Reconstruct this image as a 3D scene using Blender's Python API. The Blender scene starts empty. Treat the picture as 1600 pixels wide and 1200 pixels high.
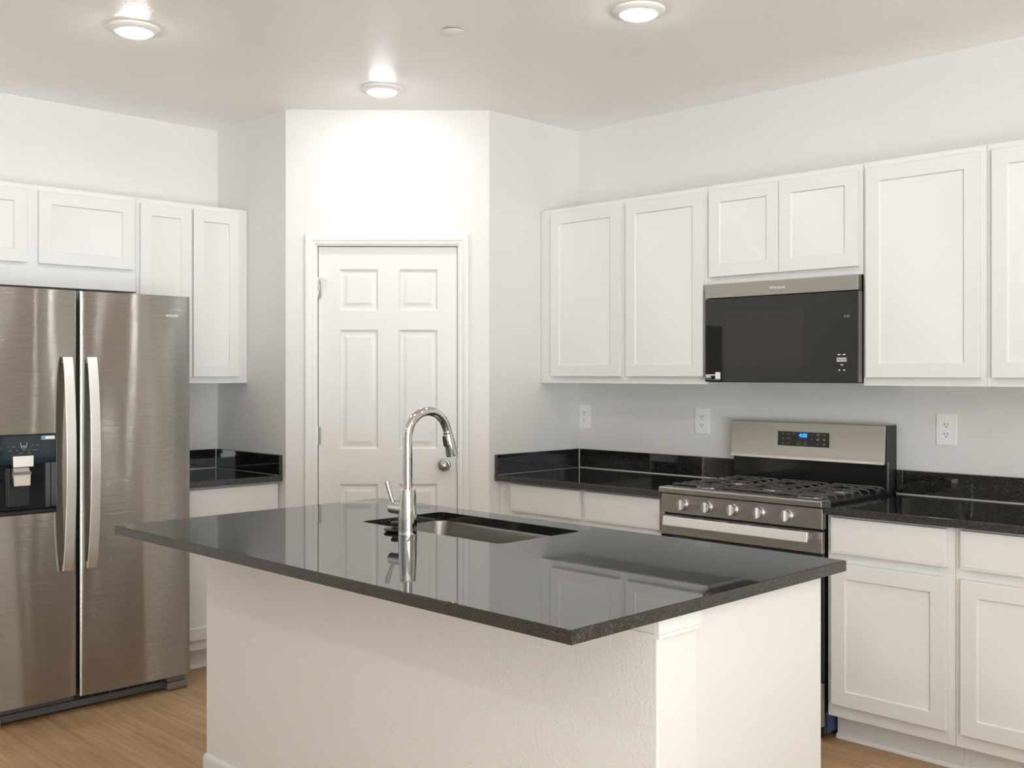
import bpy, bmesh, math, random
from mathutils import Vector, Matrix
random.seed(7)
C = bpy.context.scene.collection
SC = bpy.context.scene
PI = math.pi

# ------------------------------------------------------------------ camera
cam = bpy.data.objects.new('camera', bpy.data.cameras.new('camera'))
C.objects.link(cam)
cam.data.sensor_width = 36.0
cam.data.lens = 1655.14 / 1600 * 36.0
cam.data.shift_y = -16.1 / 1600
cam.data.clip_start = 0.05
cam.location = (4.3795, 5.262, 1.4269)
cam.rotation_euler = (PI / 2, 0, 0.7873 + PI / 2)      # looks towards (-cos, -sin) of 45.1 degrees
SC.camera = cam

# ------------------------------------------------------------------ world, exposure
world = bpy.data.worlds.new('daylight')
SC.world = world
world.use_nodes = True
bg = world.node_tree.nodes['Background']
bg.inputs[1].default_value = 5.0
_n, _l = world.node_tree.nodes, world.node_tree.links          # overcast sky; lower half brightened to throw fill light upward
_tc = _n.new('ShaderNodeTexCoord'); _sp = _n.new('ShaderNodeSeparateXYZ'); _rp = _n.new('ShaderNodeValToRGB')
_rp.color_ramp.elements[0].position = 0.0; _rp.color_ramp.elements[0].color = (3.0, 3.2, 3.25, 1)
_rp.color_ramp.elements[1].position = 0.02; _rp.color_ramp.elements[1].color = (0.76, 0.86, 0.90, 1)
_l.new(_tc.outputs['Generated'], _sp.inputs[0]); _l.new(_sp.outputs['Z'], _rp.inputs[0]); _l.new(_rp.outputs[0], bg.inputs[0])
SC.view_settings.view_transform = 'Standard'
SC.view_settings.look = 'None'
SC.view_settings.gamma = 1.0
SC.view_settings.use_curve_mapping = False
SC.view_settings.exposure = -0.04
SC.cycles.diffuse_bounces = 8
SC.cycles.max_bounces = 16
SC.cycles.sample_clamp_indirect = 8.0
SC.cycles.caustics_reflective = False
SC.cycles.caustics_refractive = False
LAMP_E = 104.0
LAMP_COL = (0.97, 0.983, 0.99)

# ------------------------------------------------------------------ materials
def new_mat(name):
    m = bpy.data.materials.new(name)
    m.use_nodes = True
    return m, m.node_tree.nodes, m.node_tree.links, m.node_tree.nodes['Principled BSDF']

def mat(name, col, rough=0.5, metal=0.0, spec=0.5, bump=None, emit=None, coat=0.0, aniso=0.0):
    m, n, l, p = new_mat(name)
    p.inputs['Base Color'].default_value = (*col, 1)
    p.inputs['Roughness'].default_value = rough
    p.inputs['Metallic'].default_value = metal
    p.inputs['Specular IOR Level'].default_value = spec
    p.inputs['Coat Weight'].default_value = coat
    p.inputs['Coat Roughness'].default_value = 0.05
    if emit:
        p.inputs['Emission Color'].default_value = (*emit[0], 1)
        p.inputs['Emission Strength'].default_value = emit[1]
    if bump:                                   # (scale, strength, distance)
        g = n.new('ShaderNodeNewGeometry')
        t = n.new('ShaderNodeTexNoise'); t.inputs['Scale'].default_value = bump[0]
        t.inputs['Detail'].default_value = 3
        b = n.new('ShaderNodeBump'); b.inputs['Strength'].default_value = bump[1]
        b.inputs['Distance'].default_value = bump[2]
        l.new(g.outputs['Position'], t.inputs['Vector'])
        l.new(t.outputs['Fac'], b.inputs['Height'])
        l.new(b.outputs['Normal'], p.inputs['Normal'])
    if aniso:
        tg = n.new('ShaderNodeTangent'); tg.direction_type = 'UV_MAP'; tg.uv_map = 'UVMap'
        p.inputs['Anisotropic'].default_value = aniso
        l.new(tg.outputs['Tangent'], p.inputs['Tangent'])
    return m

M = {}
M['wall'] = mat('wall_paint', (0.762, 0.748, 0.728), 0.55, spec=0.35, bump=(120, 0.45, 0.004))
M['ceiling'] = mat('ceiling_paint', (0.925, 0.915, 0.905), 0.37, spec=0.38, bump=(75, 0.35, 0.003))
M['bounce_wall'] = mat('bounce_white_wall', (0.90, 0.895, 0.885), 0.6, spec=0.3)  # unseen front wall, whitened to bounce more ambient light
M['dimming_wall'] = mat('dimming_grey_wall', (0.46, 0.46, 0.45), 0.6, spec=0.3)  # unseen rear wall, greyed to weaken the bounce onto facing surfaces
M['trim'] = mat('trim_paint', (0.78, 0.775, 0.755), 0.38)
M['door'] = mat('door_paint', (0.77, 0.76, 0.735), 0.42)
M['cab'] = mat('cabinet_paint', (0.735, 0.73, 0.715), 0.36)
M['plastic'] = mat('white_plastic', (0.90, 0.89, 0.87), 0.32)
M['slot'] = mat('dark_slot', (0.05, 0.045, 0.04), 0.6)
M['chrome'] = mat('chrome', (0.62, 0.62, 0.61), 0.05, 1.0)
M['nickel'] = mat('satin_nickel', (0.40, 0.38, 0.34), 0.28, 1.0)
M['black_glass'] = mat('black_glass', (0.008, 0.008, 0.008), 0.03, spec=0.6)
M['black_enamel'] = mat('black_enamel', (0.010, 0.010, 0.010), 0.10, spec=0.5)
M['black_plastic'] = mat('black_plastic', (0.015, 0.015, 0.016), 0.35)
M['rubber'] = mat('black_rubber', (0.015, 0.014, 0.013), 0.5)
M['iron'] = mat('cast_iron', (0.075, 0.071, 0.066), 0.32, spec=0.5, bump=(400, 0.15, 0.0006))
M['dark_grey'] = mat('dark_grey_plastic', (0.105, 0.10, 0.10), 0.45)
M['warm_grey'] = mat('warm_grey_plastic', (0.20, 0.185, 0.17), 0.42)
M['side_grey'] = mat('grey_cabinet_metal', (0.22, 0.21, 0.20), 0.4, 0.3)
M['white_ink'] = mat('white_ink', (0.75, 0.75, 0.73), 0.5)
M['grey_ink'] = mat('grey_ink', (0.28, 0.27, 0.25), 0.5)
M['badge'] = mat('bright_badge', (0.90, 0.89, 0.87), 0.3, 0.2)
M['sticker'] = mat('white_sticker', (0.80, 0.80, 0.77), 0.5)
M['blue_ink'] = mat('blue_ink', (0.10, 0.36, 0.55), 0.5)
M['caulk'] = mat('pale_caulk', (0.48, 0.47, 0.44), 0.5)
M['film'] = mat('blue_film', (0.014, 0.05, 0.14), 0.3)
M['paddle'] = mat('paddle_plastic', (0.58, 0.53, 0.45), 0.4)
M['navy_glass'] = mat('navy_glass', (0.010, 0.022, 0.034), 0.05, spec=0.9)
M['display'] = mat('display_black', (0.014, 0.011, 0.008), 0.2)
M['clock'] = mat('blue_clock', (0.02, 0.2, 0.5), 0.5, emit=((0.08, 0.46, 1.0), 2.2))
M['clock_glow'] = mat('blue_clock_window', (0.006, 0.02, 0.06), 0.25, emit=((0.01, 0.10, 0.45), 0.25))
M['mw_clock'] = mat('faint_clock', (0.1, 0.1, 0.1), 0.5, emit=((1.0, 0.95, 0.85), 0.18))
M['diffuser'] = mat('lamp_diffuser', (0.9, 0.9, 0.88), 0.5, emit=(LAMP_COL, LAMP_E))

def steel(name, col, rough, aniso=0.75, wave=0.0, rot=0.0, brush=0.0):
    m, n, l, p = new_mat(name)
    p.inputs['Metallic'].default_value = 1.0
    p.inputs['Roughness'].default_value = rough
    p.inputs['Anisotropic'].default_value = aniso
    p.inputs['Anisotropic Rotation'].default_value = rot
    tg = n.new('ShaderNodeTangent'); tg.direction_type = 'UV_MAP'; tg.uv_map = 'UVMap'
    l.new(tg.outputs['Tangent'], p.inputs['Tangent'])
    uv = n.new('ShaderNodeUVMap'); uv.uv_map = 'UVMap'
    mp = n.new('ShaderNodeMapping'); mp.inputs['Scale'].default_value = (3.0, 1250.0 if brush else 900.0, 1)
    t = n.new('ShaderNodeTexNoise'); t.inputs['Scale'].default_value = 1.0; t.inputs['Detail'].default_value = 2
    l.new(uv.outputs['UV'], mp.inputs['Vector']); l.new(mp.outputs['Vector'], t.inputs['Vector'])
    r = n.new('ShaderNodeMixRGB'); r.blend_type = 'MIX'
    r.inputs[1].default_value = (*[c * 0.93 for c in col], 1)
    r.inputs[2].default_value = (*[min(1, c * 1.07) for c in col], 1)
    l.new(t.outputs['Fac'], r.inputs[0]); l.new(r.outputs[0], p.inputs['Base Color'])
    if wave:
        m2 = n.new('ShaderNodeMapping'); m2.inputs['Scale'].default_value = (5.0, 1.3, 1)
        t2 = n.new('ShaderNodeTexNoise'); t2.inputs['Scale'].default_value = 1.0; t2.inputs['Detail'].default_value = 0
        b = n.new('ShaderNodeBump'); b.inputs['Strength'].default_value = 1.0; b.inputs['Distance'].default_value = wave
        l.new(uv.outputs['UV'], m2.inputs['Vector']); l.new(m2.outputs['Vector'], t2.inputs['Vector'])
        l.new(t2.outputs['Fac'], b.inputs['Height']); l.new(b.outputs['Normal'], p.inputs['Normal'])
        if brush:                              # fine horizontal brushing, which smears highlights up and down
            b2 = n.new('ShaderNodeBump'); b2.inputs['Strength'].default_value = 1.0; b2.inputs['Distance'].default_value = brush
            l.new(t.outputs['Fac'], b2.inputs['Height']); l.new(b.outputs['Normal'], b2.inputs['Normal'])
            l.new(b2.outputs['Normal'], p.inputs['Normal'])
    return m
M['steel'] = steel('brushed_steel', (0.42, 0.40, 0.37), 0.30)
M['fridge_steel'] = steel('fridge_brushed_steel', (0.46, 0.44, 0.41), 0.18, 1.0, wave=0.009, rot=0.25, brush=0.00045)
M['handle_steel'] = steel('handle_steel', (0.90, 0.89, 0.87), 0.36, 0.3)
M['knob_steel'] = steel('knob_steel', (0.62, 0.61, 0.59), 0.36, 0.2)
M['sink_steel'] = steel('sink_steel', (0.30, 0.28, 0.26), 0.30, 0.6)

def granite(name, base, speck, amount, rough):
    m, n, l, p = new_mat(name)
    g = n.new('ShaderNodeNewGeometry')
    t = n.new('ShaderNodeTexNoise'); t.inputs['Scale'].default_value = 260; t.inputs['Detail'].default_value = 4
    v = n.new('ShaderNodeTexVoronoi'); v.inputs['Scale'].default_value = 330
    rp = n.new('ShaderNodeValToRGB')
    rp.color_ramp.elements[0].position = amount; rp.color_ramp.elements[0].color = (*base, 1)
    rp.color_ramp.elements[1].position = amount + 0.16; rp.color_ramp.elements[1].color = (*speck, 1)
    mx = n.new('ShaderNodeMixRGB'); mx.blend_type = 'MULTIPLY'; mx.inputs[0].default_value = 0.55
    l.new(g.outputs['Position'], t.inputs['Vector']); l.new(g.outputs['Position'], v.inputs['Vector'])
    l.new(t.outputs['Fac'], rp.inputs[0]); l.new(rp.outputs[0], mx.inputs[1]); l.new(v.outputs['Color'], mx.inputs[2])
    l.new(mx.outputs[0], p.inputs['Base Color'])
    p.inputs['Roughness'].default_value = rough
    p.inputs['Specular IOR Level'].default_value = 0.95
    return m
M['granite'] = granite('black_granite', (0.006, 0.006, 0.006), (0.07, 0.065, 0.06), 0.50, 0.03)
M['granite_edge'] = granite('granite_edge', (0.012, 0.012, 0.011), (0.12, 0.115, 0.105), 0.50, 0.30)

def floor_mat():
    m, n, l, p = new_mat('wood_plank_floor')
    g = n.new('ShaderNodeNewGeometry')
    s = n.new('ShaderNodeSeparateXYZ'); l.new(g.outputs['Position'], s.inputs[0])
    def off(sock, d):
        a = n.new('ShaderNodeMath'); a.operation = 'ADD'; a.inputs[1].default_value = d
        l.new(sock, a.inputs[0]); return a.outputs[0]
    cb = n.new('ShaderNodeCombineXYZ')
    l.new(off(s.outputs['Y'], 9.98), cb.inputs[0]); l.new(off(s.outputs['X'], 1.671), cb.inputs[1])
    br = n.new('ShaderNodeTexBrick')
    br.inputs['Scale'].default_value = 1.0
    br.inputs['Brick Width'].default_value = 1.22; br.inputs['Row Height'].default_value = 0.18
    br.inputs['Mortar Size'].default_value = 0.0009; br.inputs['Mortar Smooth'].default_value = 0.0
    br.offset = 0.37; br.squash = 1.0
    br.inputs['Color1'].default_value = (0.40, 0.253, 0.136, 1)
    br.inputs['Color2'].default_value = (0.55, 0.372, 0.216, 1)
    br.inputs['Mortar'].default_value = (0.17, 0.10, 0.05, 1)
    l.new(cb.outputs[0], br.inputs['Vector'])
    mp = n.new('ShaderNodeMapping'); mp.inputs['Scale'].default_value = (34, 1.7, 1)
    l.new(g.outputs['Position'], mp.inputs['Vector'])
    # shift the grain from plank to plank
    ad = n.new('ShaderNodeVectorMath'); ad.operation = 'MULTIPLY_ADD'
    ad.inputs[1].default_value = (40, 40, 40)
    l.new(br.outputs['Color'], ad.inputs[0]); l.new(mp.outputs['Vector'], ad.inputs[2])
    t = n.new('ShaderNodeTexNoise'); t.inputs['Scale'].default_value = 1.0; t.inputs['Detail'].default_value = 6
    t.inputs['Roughness'].default_value = 0.62; t.inputs['Distortion'].default_value = 0.7
    l.new(ad.outputs[0], t.inputs['Vector'])
    rp = n.new('ShaderNodeValToRGB')
    rp.color_ramp.elements[0].position = 0.28; rp.color_ramp.elements[0].color = (0.70, 0.67, 0.63, 1)
    rp.color_ramp.elements[1].position = 0.72; rp.color_ramp.elements[1].color = (1.20, 1.20, 1.20, 1)
    l.new(t.outputs['Fac'], rp.inputs[0])
    mx = n.new('ShaderNodeMixRGB'); mx.blend_type = 'MULTIPLY'; mx.inputs[0].default_value = 1.0
    l.new(br.outputs['Color'], mx.inputs[1]); l.new(rp.outputs[0], mx.inputs[2])
    l.new(mx.outputs[0], p.inputs['Base Color'])
    p.inputs['Roughness'].default_value = 0.42
    p.inputs['Specular IOR Level'].default_value = 0.4
    return m
M['floor'] = floor_mat()

# ------------------------------------------------------------------ mesh helpers
class MB:
    def __init__(self):
        self.bm = bmesh.new()
    def quad(self, *pts):
        return self.bm.faces.new([self.bm.verts.new(p) for p in pts])
    def box(self, x0, x1, y0, y1, z0, z1):
        v = [self.bm.verts.new((x, y, z)) for z in (z0, z1) for y in (y0, y1) for x in (x0, x1)]
        for f in ((0, 2, 3, 1), (4, 5, 7, 6), (0, 1, 5, 4), (2, 6, 7, 3), (0, 4, 6, 2), (1, 3, 7, 5)):
            self.bm.faces.new([v[i] for i in f])
        return self
    def prism(self, poly, z0, z1):                    # poly in x,y
        b = [self.bm.verts.new((x, y, z0)) for x, y in poly]
        t = [self.bm.verts.new((x, y, z1)) for x, y in poly]
        self.bm.faces.new(list(reversed(b))); self.bm.faces.new(t)
        n = len(poly)
        for i in range(n):
            j = (i + 1) % n
            self.bm.faces.new((b[i], b[j], t[j], t[i]))
        return self
    def extrude(self, prof, x0, x1):                  # profile in y,z swept along x
        a = [self.bm.verts.new((x0, y, z)) for y, z in prof]
        b = [self.bm.verts.new((x1, y, z)) for y, z in prof]
        self.bm.faces.new(a); self.bm.faces.new(list(reversed(b)))
        n = len(prof)
        for i in range(n):
            j = (i + 1) % n
            self.bm.faces.new((a[j], a[i], b[i], b[j]))
        return self
    def lathe(self, prof, axis=(0, 0, 1), at=(0, 0, 0), n=32):     # prof: (radius, height)
        ax = Vector(axis).normalized()
        q = Vector((0, 0, 1)).rotation_difference(ax).to_matrix()
        o = Vector(at); rings = []
        for r, h in prof:
            if r < 1e-6:
                rings.append([self.bm.verts.new(o + q @ Vector((0, 0, h)))])
            else:
                rings.append([self.bm.verts.new(o + q @ Vector((r * math.cos(2 * PI * k / n), r * math.sin(2 * PI * k / n), h))) for k in range(n)])
        for a, b in zip(rings, rings[1:]):
            for k in range(n):
                j = (k + 1) % n
                if len(a) == 1 and len(b) == 1: continue
                if len(a) == 1: self.bm.faces.new((a[0], b[j], b[k]))
                elif len(b) == 1: self.bm.faces.new((a[k], a[j], b[0]))
                else: self.bm.faces.new((a[k], a[j], b[j], b[k]))
        for rg in (rings[0], rings[-1]):
            if len(rg) > 1:
                self.bm.faces.new(rg)
        return self
    def cyl(self, p0, p1, r0, r1=None, n=20):
        p0, p1 = Vector(p0), Vector(p1)
        return self.lathe([(r0, 0), (r0 if r1 is None else r1, (p1 - p0).length)], p1 - p0, p0, n)
    def tube(self, pts, rad, n=16):
        pts = [Vector(p) for p in pts]
        if not isinstance(rad, (list, tuple)): rad = [rad] * len(pts)
        ref = None; rings = []
        for i, p in enumerate(pts):
            d = (pts[min(i + 1, len(pts) - 1)] - pts[max(i - 1, 0)]).normalized()
            if ref is None:
                ref = d.orthogonal().normalized()
            ref = (ref - d * ref.dot(d)).normalized()
            b = d.cross(ref)
            rings.append([self.bm.verts.new(p + rad[i] * (math.cos(2 * PI * k / n) * ref + math.sin(2 * PI * k / n) * b)) for k in range(n)])
        for a, b in zip(rings, rings[1:]):
            for k in range(n):
                j = (k + 1) % n
                self.bm.faces.new((a[k], a[j], b[j], b[k]))
        self.bm.faces.new(rings[0]); self.bm.faces.new(rings[-1])
        return self
    def ribbon(self, secs):                           # list of 4-corner cross sections joined into a bar
        rs = [[self.bm.verts.new(p) for p in s] for s in secs]
        n = len(rs[0])
        for a, b in zip(rs, rs[1:]):
            for k in range(n):
                j = (k + 1) % n
                self.bm.faces.new((a[k], a[j], b[j], b[k]))
        self.bm.faces.new(rs[0]); self.bm.faces.new(rs[-1])
        return self
    def panel(self, x0, x1, z0, z1, yf, t, panels, prof):
        """slab whose front (y = yf) carries sunk panels; prof = (inset, depth) rings"""
        us = sorted({x0, x1} | {p[0] for p in panels} | {p[1] for p in panels})
        vs = sorted({z0, z1} | {p[2] for p in panels} | {p[3] for p in panels})
        V = {}
        def v(x, y, z):
            k = (round(x, 5), round(y, 5), round(z, 5))
            if k not in V: V[k] = self.bm.verts.new((x, y, z))
            return V[k]
        for i in range(len(us) - 1):
            for j in range(len(vs) - 1):
                mx, mz = (us[i] + us[i + 1]) / 2, (vs[j] + vs[j + 1]) / 2
                if any(p[0] < mx < p[1] and p[2] < mz < p[3] for p in panels): continue
                self.bm.faces.new((v(us[i], yf, vs[j]), v(us[i + 1], yf, vs[j]), v(us[i + 1], yf, vs[j + 1]), v(us[i], yf, vs[j + 1])))
        for p in panels:
            prev = None
            for ins, dep in prof:
                r = [v(p[0] + ins, yf + dep, p[2] + ins), v(p[1] - ins, yf + dep, p[2] + ins), v(p[1] - ins, yf + dep, p[3] - ins), v(p[0] + ins, yf + dep, p[3] - ins)]
                if prev:
                    for k in range(4):
                        self.bm.faces.new((prev[k], prev[(k + 1) % 4], r[(k + 1) % 4], r[k]))
                prev = r
            self.bm.faces.new(prev)
        yb = yf + t
        self.bm.faces.new((v(x0, yb, z0), v(x0, yb, z1), v(x1, yb, z1), v(x1, yb, z0)))
        self.bm.faces.new([v(u, yf, z0) for u in reversed(us)] + [v(x0, yb, z0), v(x1, yb, z0)])
        self.bm.faces.new([v(u, yf, z1) for u in us] + [v(x1, yb, z1), v(x0, yb, z1)])
        self.bm.faces.new([v(x0, yf, w) for w in vs] + [v(x0, yb, z1), v(x0, yb, z0)])
        self.bm.faces.new([v(x1, yf, w) for w in reversed(vs)] + [v(x1, yb, z0), v(x1, yb, z1)])
        return self
    def build(self, name, m, parent=None, bevel=0.0, seg=2, loc=None, rotz=0.0, ang=35):
        bm = self.bm
        bmesh.ops.recalc_face_normals(bm, faces=bm.faces)
        uvl = bm.loops.layers.uv.new('UVMap')
        for f in bm.faces:
            nx, ny, nz = (abs(c) for c in f.normal)
            for lp in f.loops:
                x, y, z = lp.vert.co
                lp[uvl].uv = (x, y) if nz > max(nx, ny) else ((x, z) if ny >= nx else (y, z))
        me = bpy.data.meshes.new(name)
        bm.to_mesh(me); bm.free()
        for p in me.polygons: p.use_smooth = True
        me.set_sharp_from_angle(angle=math.radians(ang))
        me.materials.append(m)
        o = bpy.data.objects.new(name, me)
        C.objects.link(o)
        if parent: o.parent = parent
        if loc: o.location = loc
        o.rotation_euler.z = rotz
        if bevel:
            b = o.modifiers.new('bevel', 'BEVEL'); b.width = bevel; b.segments = seg
            b.limit_method = 'ANGLE'; b.angle_limit = math.radians(40); b.harden_normals = True
        return o

def text(name, s, size, m, parent, at, align='CENTER', squeeze=1.0, depth=0.0004):
    """lettering standing in the local x-z plane, read from -y"""
    cu = bpy.data.curves.new(name, 'FONT')
    cu.body = s; cu.size = size; cu.extrude = depth; cu.align_x = align; cu.align_y = 'CENTER'
    tmp = bpy.data.objects.new('tmp_text', cu); C.objects.link(tmp)
    dg = bpy.context.evaluated_depsgraph_get(); dg.update()
    me = bpy.data.meshes.new_from_object(tmp.evaluated_get(dg))
    bpy.data.objects.remove(tmp)
    me.transform(Matrix.Diagonal((squeeze, 1, 1, 1)))
    me.transform(Matrix.Rotation(PI / 2, 4, 'X'))
    me.name = name
    me.materials.clear(); me.materials.append(m)
    o = bpy.data.objects.new(name, me); C.objects.link(o)
    o.parent = parent; o.location = at
    return o

def thing(name, label, cat, loc, rotz=0.0, group=None):
    o = bpy.data.objects.new(name, None); C.objects.link(o)
    o.empty_display_size = 0.1
    o.location = loc; o.rotation_euler.z = rotz
    o['label'] = label; o['category'] = cat
    if group: o['group'] = group
    return o
def tag(o, label, cat, group=None):
    o['label'] = label; o['category'] = cat
    if group: o['group'] = group
    return o
def struct(o, label=None, cat=None):
    o['kind'] = 'structure'
    if label: o['label'] = label
    if cat: o['category'] = cat
    return o

RB, RA = PI / 2, PI              # things on the range wall (X = 0) / on the fridge wall (Y = 0)
# local frame of every wall thing: x = to the right seen from the room, y = into the wall, z = up
CT, SLAB = 0.914, 0.030
CEIL = 2.7578
a_, b_, c_, d_ = 1.4189, 0.6739, 0.6829, 1.3881      # corners of the angled pantry
RX, RY = 7.2, 7.6
T = 0.11

# ------------------------------------------------------------------ room shell
struct(MB().box(-T, RX + T, -T, RY + T, -0.08, 0).build('floor', M['floor']), 'light brown wood plank floor running under the cabinets', 'floor')
struct(MB().box(-T, RX + T, -T, RY + T, CEIL, CEIL + 0.1).build('ceiling', M['ceiling']), 'off-white textured ceiling with disc lights', 'ceiling')
struct(MB().box(-T, RX + T, -T, 0, 0, CEIL).build('wall_left', M['wall']), 'pale grey wall behind the fridge', 'wall')
struct(MB().box(-T, 0, 0, RY + T, 0, CEIL).build('wall_right', M['wall']), 'pale grey wall behind the gas range', 'wall')
dx, dy = c_ - a_, d_ - b_
DL = math.hypot(dx, dy)
ANG = math.atan2(dy, dx)
PM = Matrix.Translation((a_, b_, 0)) @ Matrix.Rotation(ANG, 4, 'Z')
def w2(x, y): 
    v = PM @ Vector((x, y, 0)); return (v.x, v.y)
struct(MB().prism([(a_, 0), (a_, b_), w2(0.06, T), (a_ - T, 0)], 0, CEIL).build('wall_pantry_left', M['wall']), 'narrow grey pantry return wall beside the fridge', 'wall')
struct(MB().prism([(0, d_), (c_, d_), w2(DL - 0.06, T), (0, d_ - T)], 0, CEIL).build('wall_pantry_right', M['wall']), 'grey pantry return wall above the black corner counter', 'wall')
OX0, OX1, OZ = 0.143, 0.880, 2.088                    # rough opening
w = MB()
w.prism([(0, 0), (OX0, 0), (OX0, T), (0.06, T)], 0, CEIL)
w.prism([(OX1, 0), (DL, 0), (DL - 0.06, T), (OX1, T)], 0, CEIL)
w.box(OX0, OX1, 0, T, OZ, CEIL)
struct(w.build('wall_pantry', M['wall'], loc=(a_, b_, 0), rotz=ANG), 'angled corner wall around the white pantry door', 'wall')

# rest of the open-plan room, behind the camera
w = MB()
for y0, y1, z0, z1 in ((-T, RY + T, 0, CEIL),):
    w.box(RX, RX + T, y0, y1, z0, z1)
struct(w.build('wall_rear', M['dimming_wall']), 'unseen wall behind the viewer, greyed to cut bounce light', 'wall')
w = MB()
for x0, x1, z0, z1 in ((-T, 3.2, 0, CEIL), (6.8, RX + T, 0, CEIL), (3.2, 6.8, 2.3, CEIL)):
    w.box(x0, x1, RY, RY + T, z0, z1)
struct(w.build('wall_front', M['bounce_wall']), 'unseen wall behind the viewer, whitened for bounce light, with an added opening', 'wall')
def window(name, f, rot, loc, W, z0, z1, lab):
    m = MB()
    for x0, x1, a, b in ((0, 0.05, z0, z1), (W - 0.05, W, z0, z1), (W / 2 - 0.03, W / 2 + 0.03, z0, z1), (0.05, W - 0.05, z0, z0 + 0.05), (0.05, W - 0.05, z1 - 0.05, z1)):
        m.box(x0, x1, 0.02, 0.08, a, b)
    struct(m.build(name, M['trim'], loc=loc, rotz=rot), lab, 'window')
window('added_window_1', 0, 0, (3.2, RY, 0), 3.6, 0.0, 2.3, 'unseen white framed opening added for daylight')  # invented opening, added to let daylight into the room
def portal(loc, rot, sx, sy):
    L = bpy.data.lights.new('added_window_portal', 'AREA'); L.shape = 'RECTANGLE'; L.size = sx; L.size_y = sy
    L.cycles.is_portal = True
    o = bpy.data.objects.new('added_window_portal', L); C.objects.link(o); o.location = loc; o.rotation_euler = rot
portal((5.0, RY + T, 1.15), (-PI / 2, 0, 0), 3.6, 2.3)  # guides daylight sampling through the added opening

# ------------------------------------------------------------------ baseboards of the pantry and the island wall
def base_prof(h=0.083, t=0.013):
    return [(0, 0), (-t, 0), (-t, h - 0.016), (-t + 0.003, h - 0.008), (-t + 0.008, h - 0.002), (0, h)]
m = MB()
for x0, x1 in ((0.001, 0.083), (0.940, DL - 0.001)):
    m.extrude(base_prof(), x0, x1)
struct(m.build('baseboard_pantry', M['trim'], loc=(a_, b_, 0), rotz=ANG), 'short white baseboard either side of the pantry door', 'baseboard')

# ------------------------------------------------------------------ pantry door
D0, D1, DZ0, DZ1 = 0.1615, 0.8625, 0.012, 2.069
door = bpy.data.objects.new('door_1', None); C.objects.link(door)
door.location = (a_, b_, 0); door.rotation_euler.z = ANG
struct(door, 'white six panel pantry door in the angled corner wall', 'door')
pc = [(0.266, 0.462), (0.566, 0.763)]
pr = [(1.747, 1.956), (1.045, 1.649), (0.24, 0.868)]
MB().panel(D0, D1, DZ0, DZ1, 0.020, 0.035, [(x0, x1, z0, z1) for x0, x1 in pc for z0, z1 in pr],
           [(0, 0), (0.004, 0.005), (0.011, 0.0115), (0.015, 0.0120), (0.017, 0.0115), (0.038, 0.0035), (0.0385, 0.002)]).build('door_panel', M['door'], door, bevel=0.0008, seg=1, ang=20)
for i, z in enumerate((1.854, 1.113, 0.30)):
    h = MB()
    h.cyl((D0 - 0.003, 0.008, z - 0.045), (D0 - 0.003, 0.008, z + 0.045), 0.0065, n=14)
    h.lathe([(0.0001, 0.045), (0.0075, 0.046), (0.0055, 0.052), (0.0001, 0.053)], at=(D0 - 0.003, 0.008, z), n=14)
    h.box(D0 - 0.004, D0 + 0.012, 0.013, 0.0205, z - 0.044, z + 0.044)
    ho = h.build('hinge', M['nickel'], door)
    if i == 0:                                        # hinge-pin door stop on the top hinge
        s = MB()
        s.box(D0 - 0.009, D0 + 0.004, -0.004, 0.0, z + 0.044, z + 0.058)
        s.tube([(D0 - 0.003, 0.002, z + 0.051), (D0 + 0.016, -0.016, z + 0.054), (D0 + 0.040, -0.020, z + 0.052)], 0.0035, 10)
        s.cyl((D0 + 0.040, -0.022, z + 0.052), (D0 + 0.040, 0.008, z + 0.048), 0.006, n=12)
        s.tube([(D0 + 0.002, 0.0, z + 0.04), (D0 + 0.008, -0.008, z + 0.01), (D0 + 0.003, -0.004, z - 0.03)], 0.002, 8)
        s.build('door_stop', M['plastic'], ho)
k = MB()
kx, kz = 0.797, 0.964
k.lathe([(0.0001, 0.0), (0.033, 0.0), (0.033, 0.004), (0.029, 0.009), (0.014, 0.012), (0.0115, 0.022), (0.013, 0.030), (0.023, 0.038), (0.0275, 0.047), (0.0275, 0.053), (0.022, 0.061), (0.010, 0.0655), (0.0001, 0.066)], axis=(0, -1, 0), at=(kx, 0.020, kz), n=36)
k.build('door_knob', M['nickel'], door)
MB().box(D1 - 0.001, D1 + 0.004, 0.004, 0.022, kz - 0.035, kz + 0.035).build('strike_plate', M['nickel'], door)
# jamb and casing
t = MB()
t.box(OX0, D0 - 0.003, 0.0, T, 0, OZ); t.box(D1 + 0.003, OX1, 0.0, T, 0, OZ); t.box(D0 - 0.003, D1 + 0.003, 0.0, T, DZ1 + 0.003, OZ)
def casing(mb, x0, x1, z1, wd):
    """moulded casing, mitred at the corners: profile across the width"""
    pro = [(0.0, 0.0), (0.0, -0.008), (0.008, -0.011), (0.016, -0.010), (0.022, -0.014), (wd - 0.018, -0.017), (wd - 0.004, -0.017), (wd, -0.013), (wd, 0.0)]
    rings = []
    for cx, cz, sx, sz in ((x0, 0.0, -1, 0), (x0, z1, -1, 1), (x1, z1, 1, 1), (x1, 0.0, 1, 0)):
        rings.append([(cx + sx * u, y, cz + sz * u) for u, y in pro])
    mb.ribbon(rings)
casing(t, 0.150, 0.871, 2.078, 0.053)
struct(t.build('trim_1', M['trim'], loc=(a_, b_, 0), rotz=ANG, ang=25), 'white moulded casing around the pantry door', 'trim')

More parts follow.
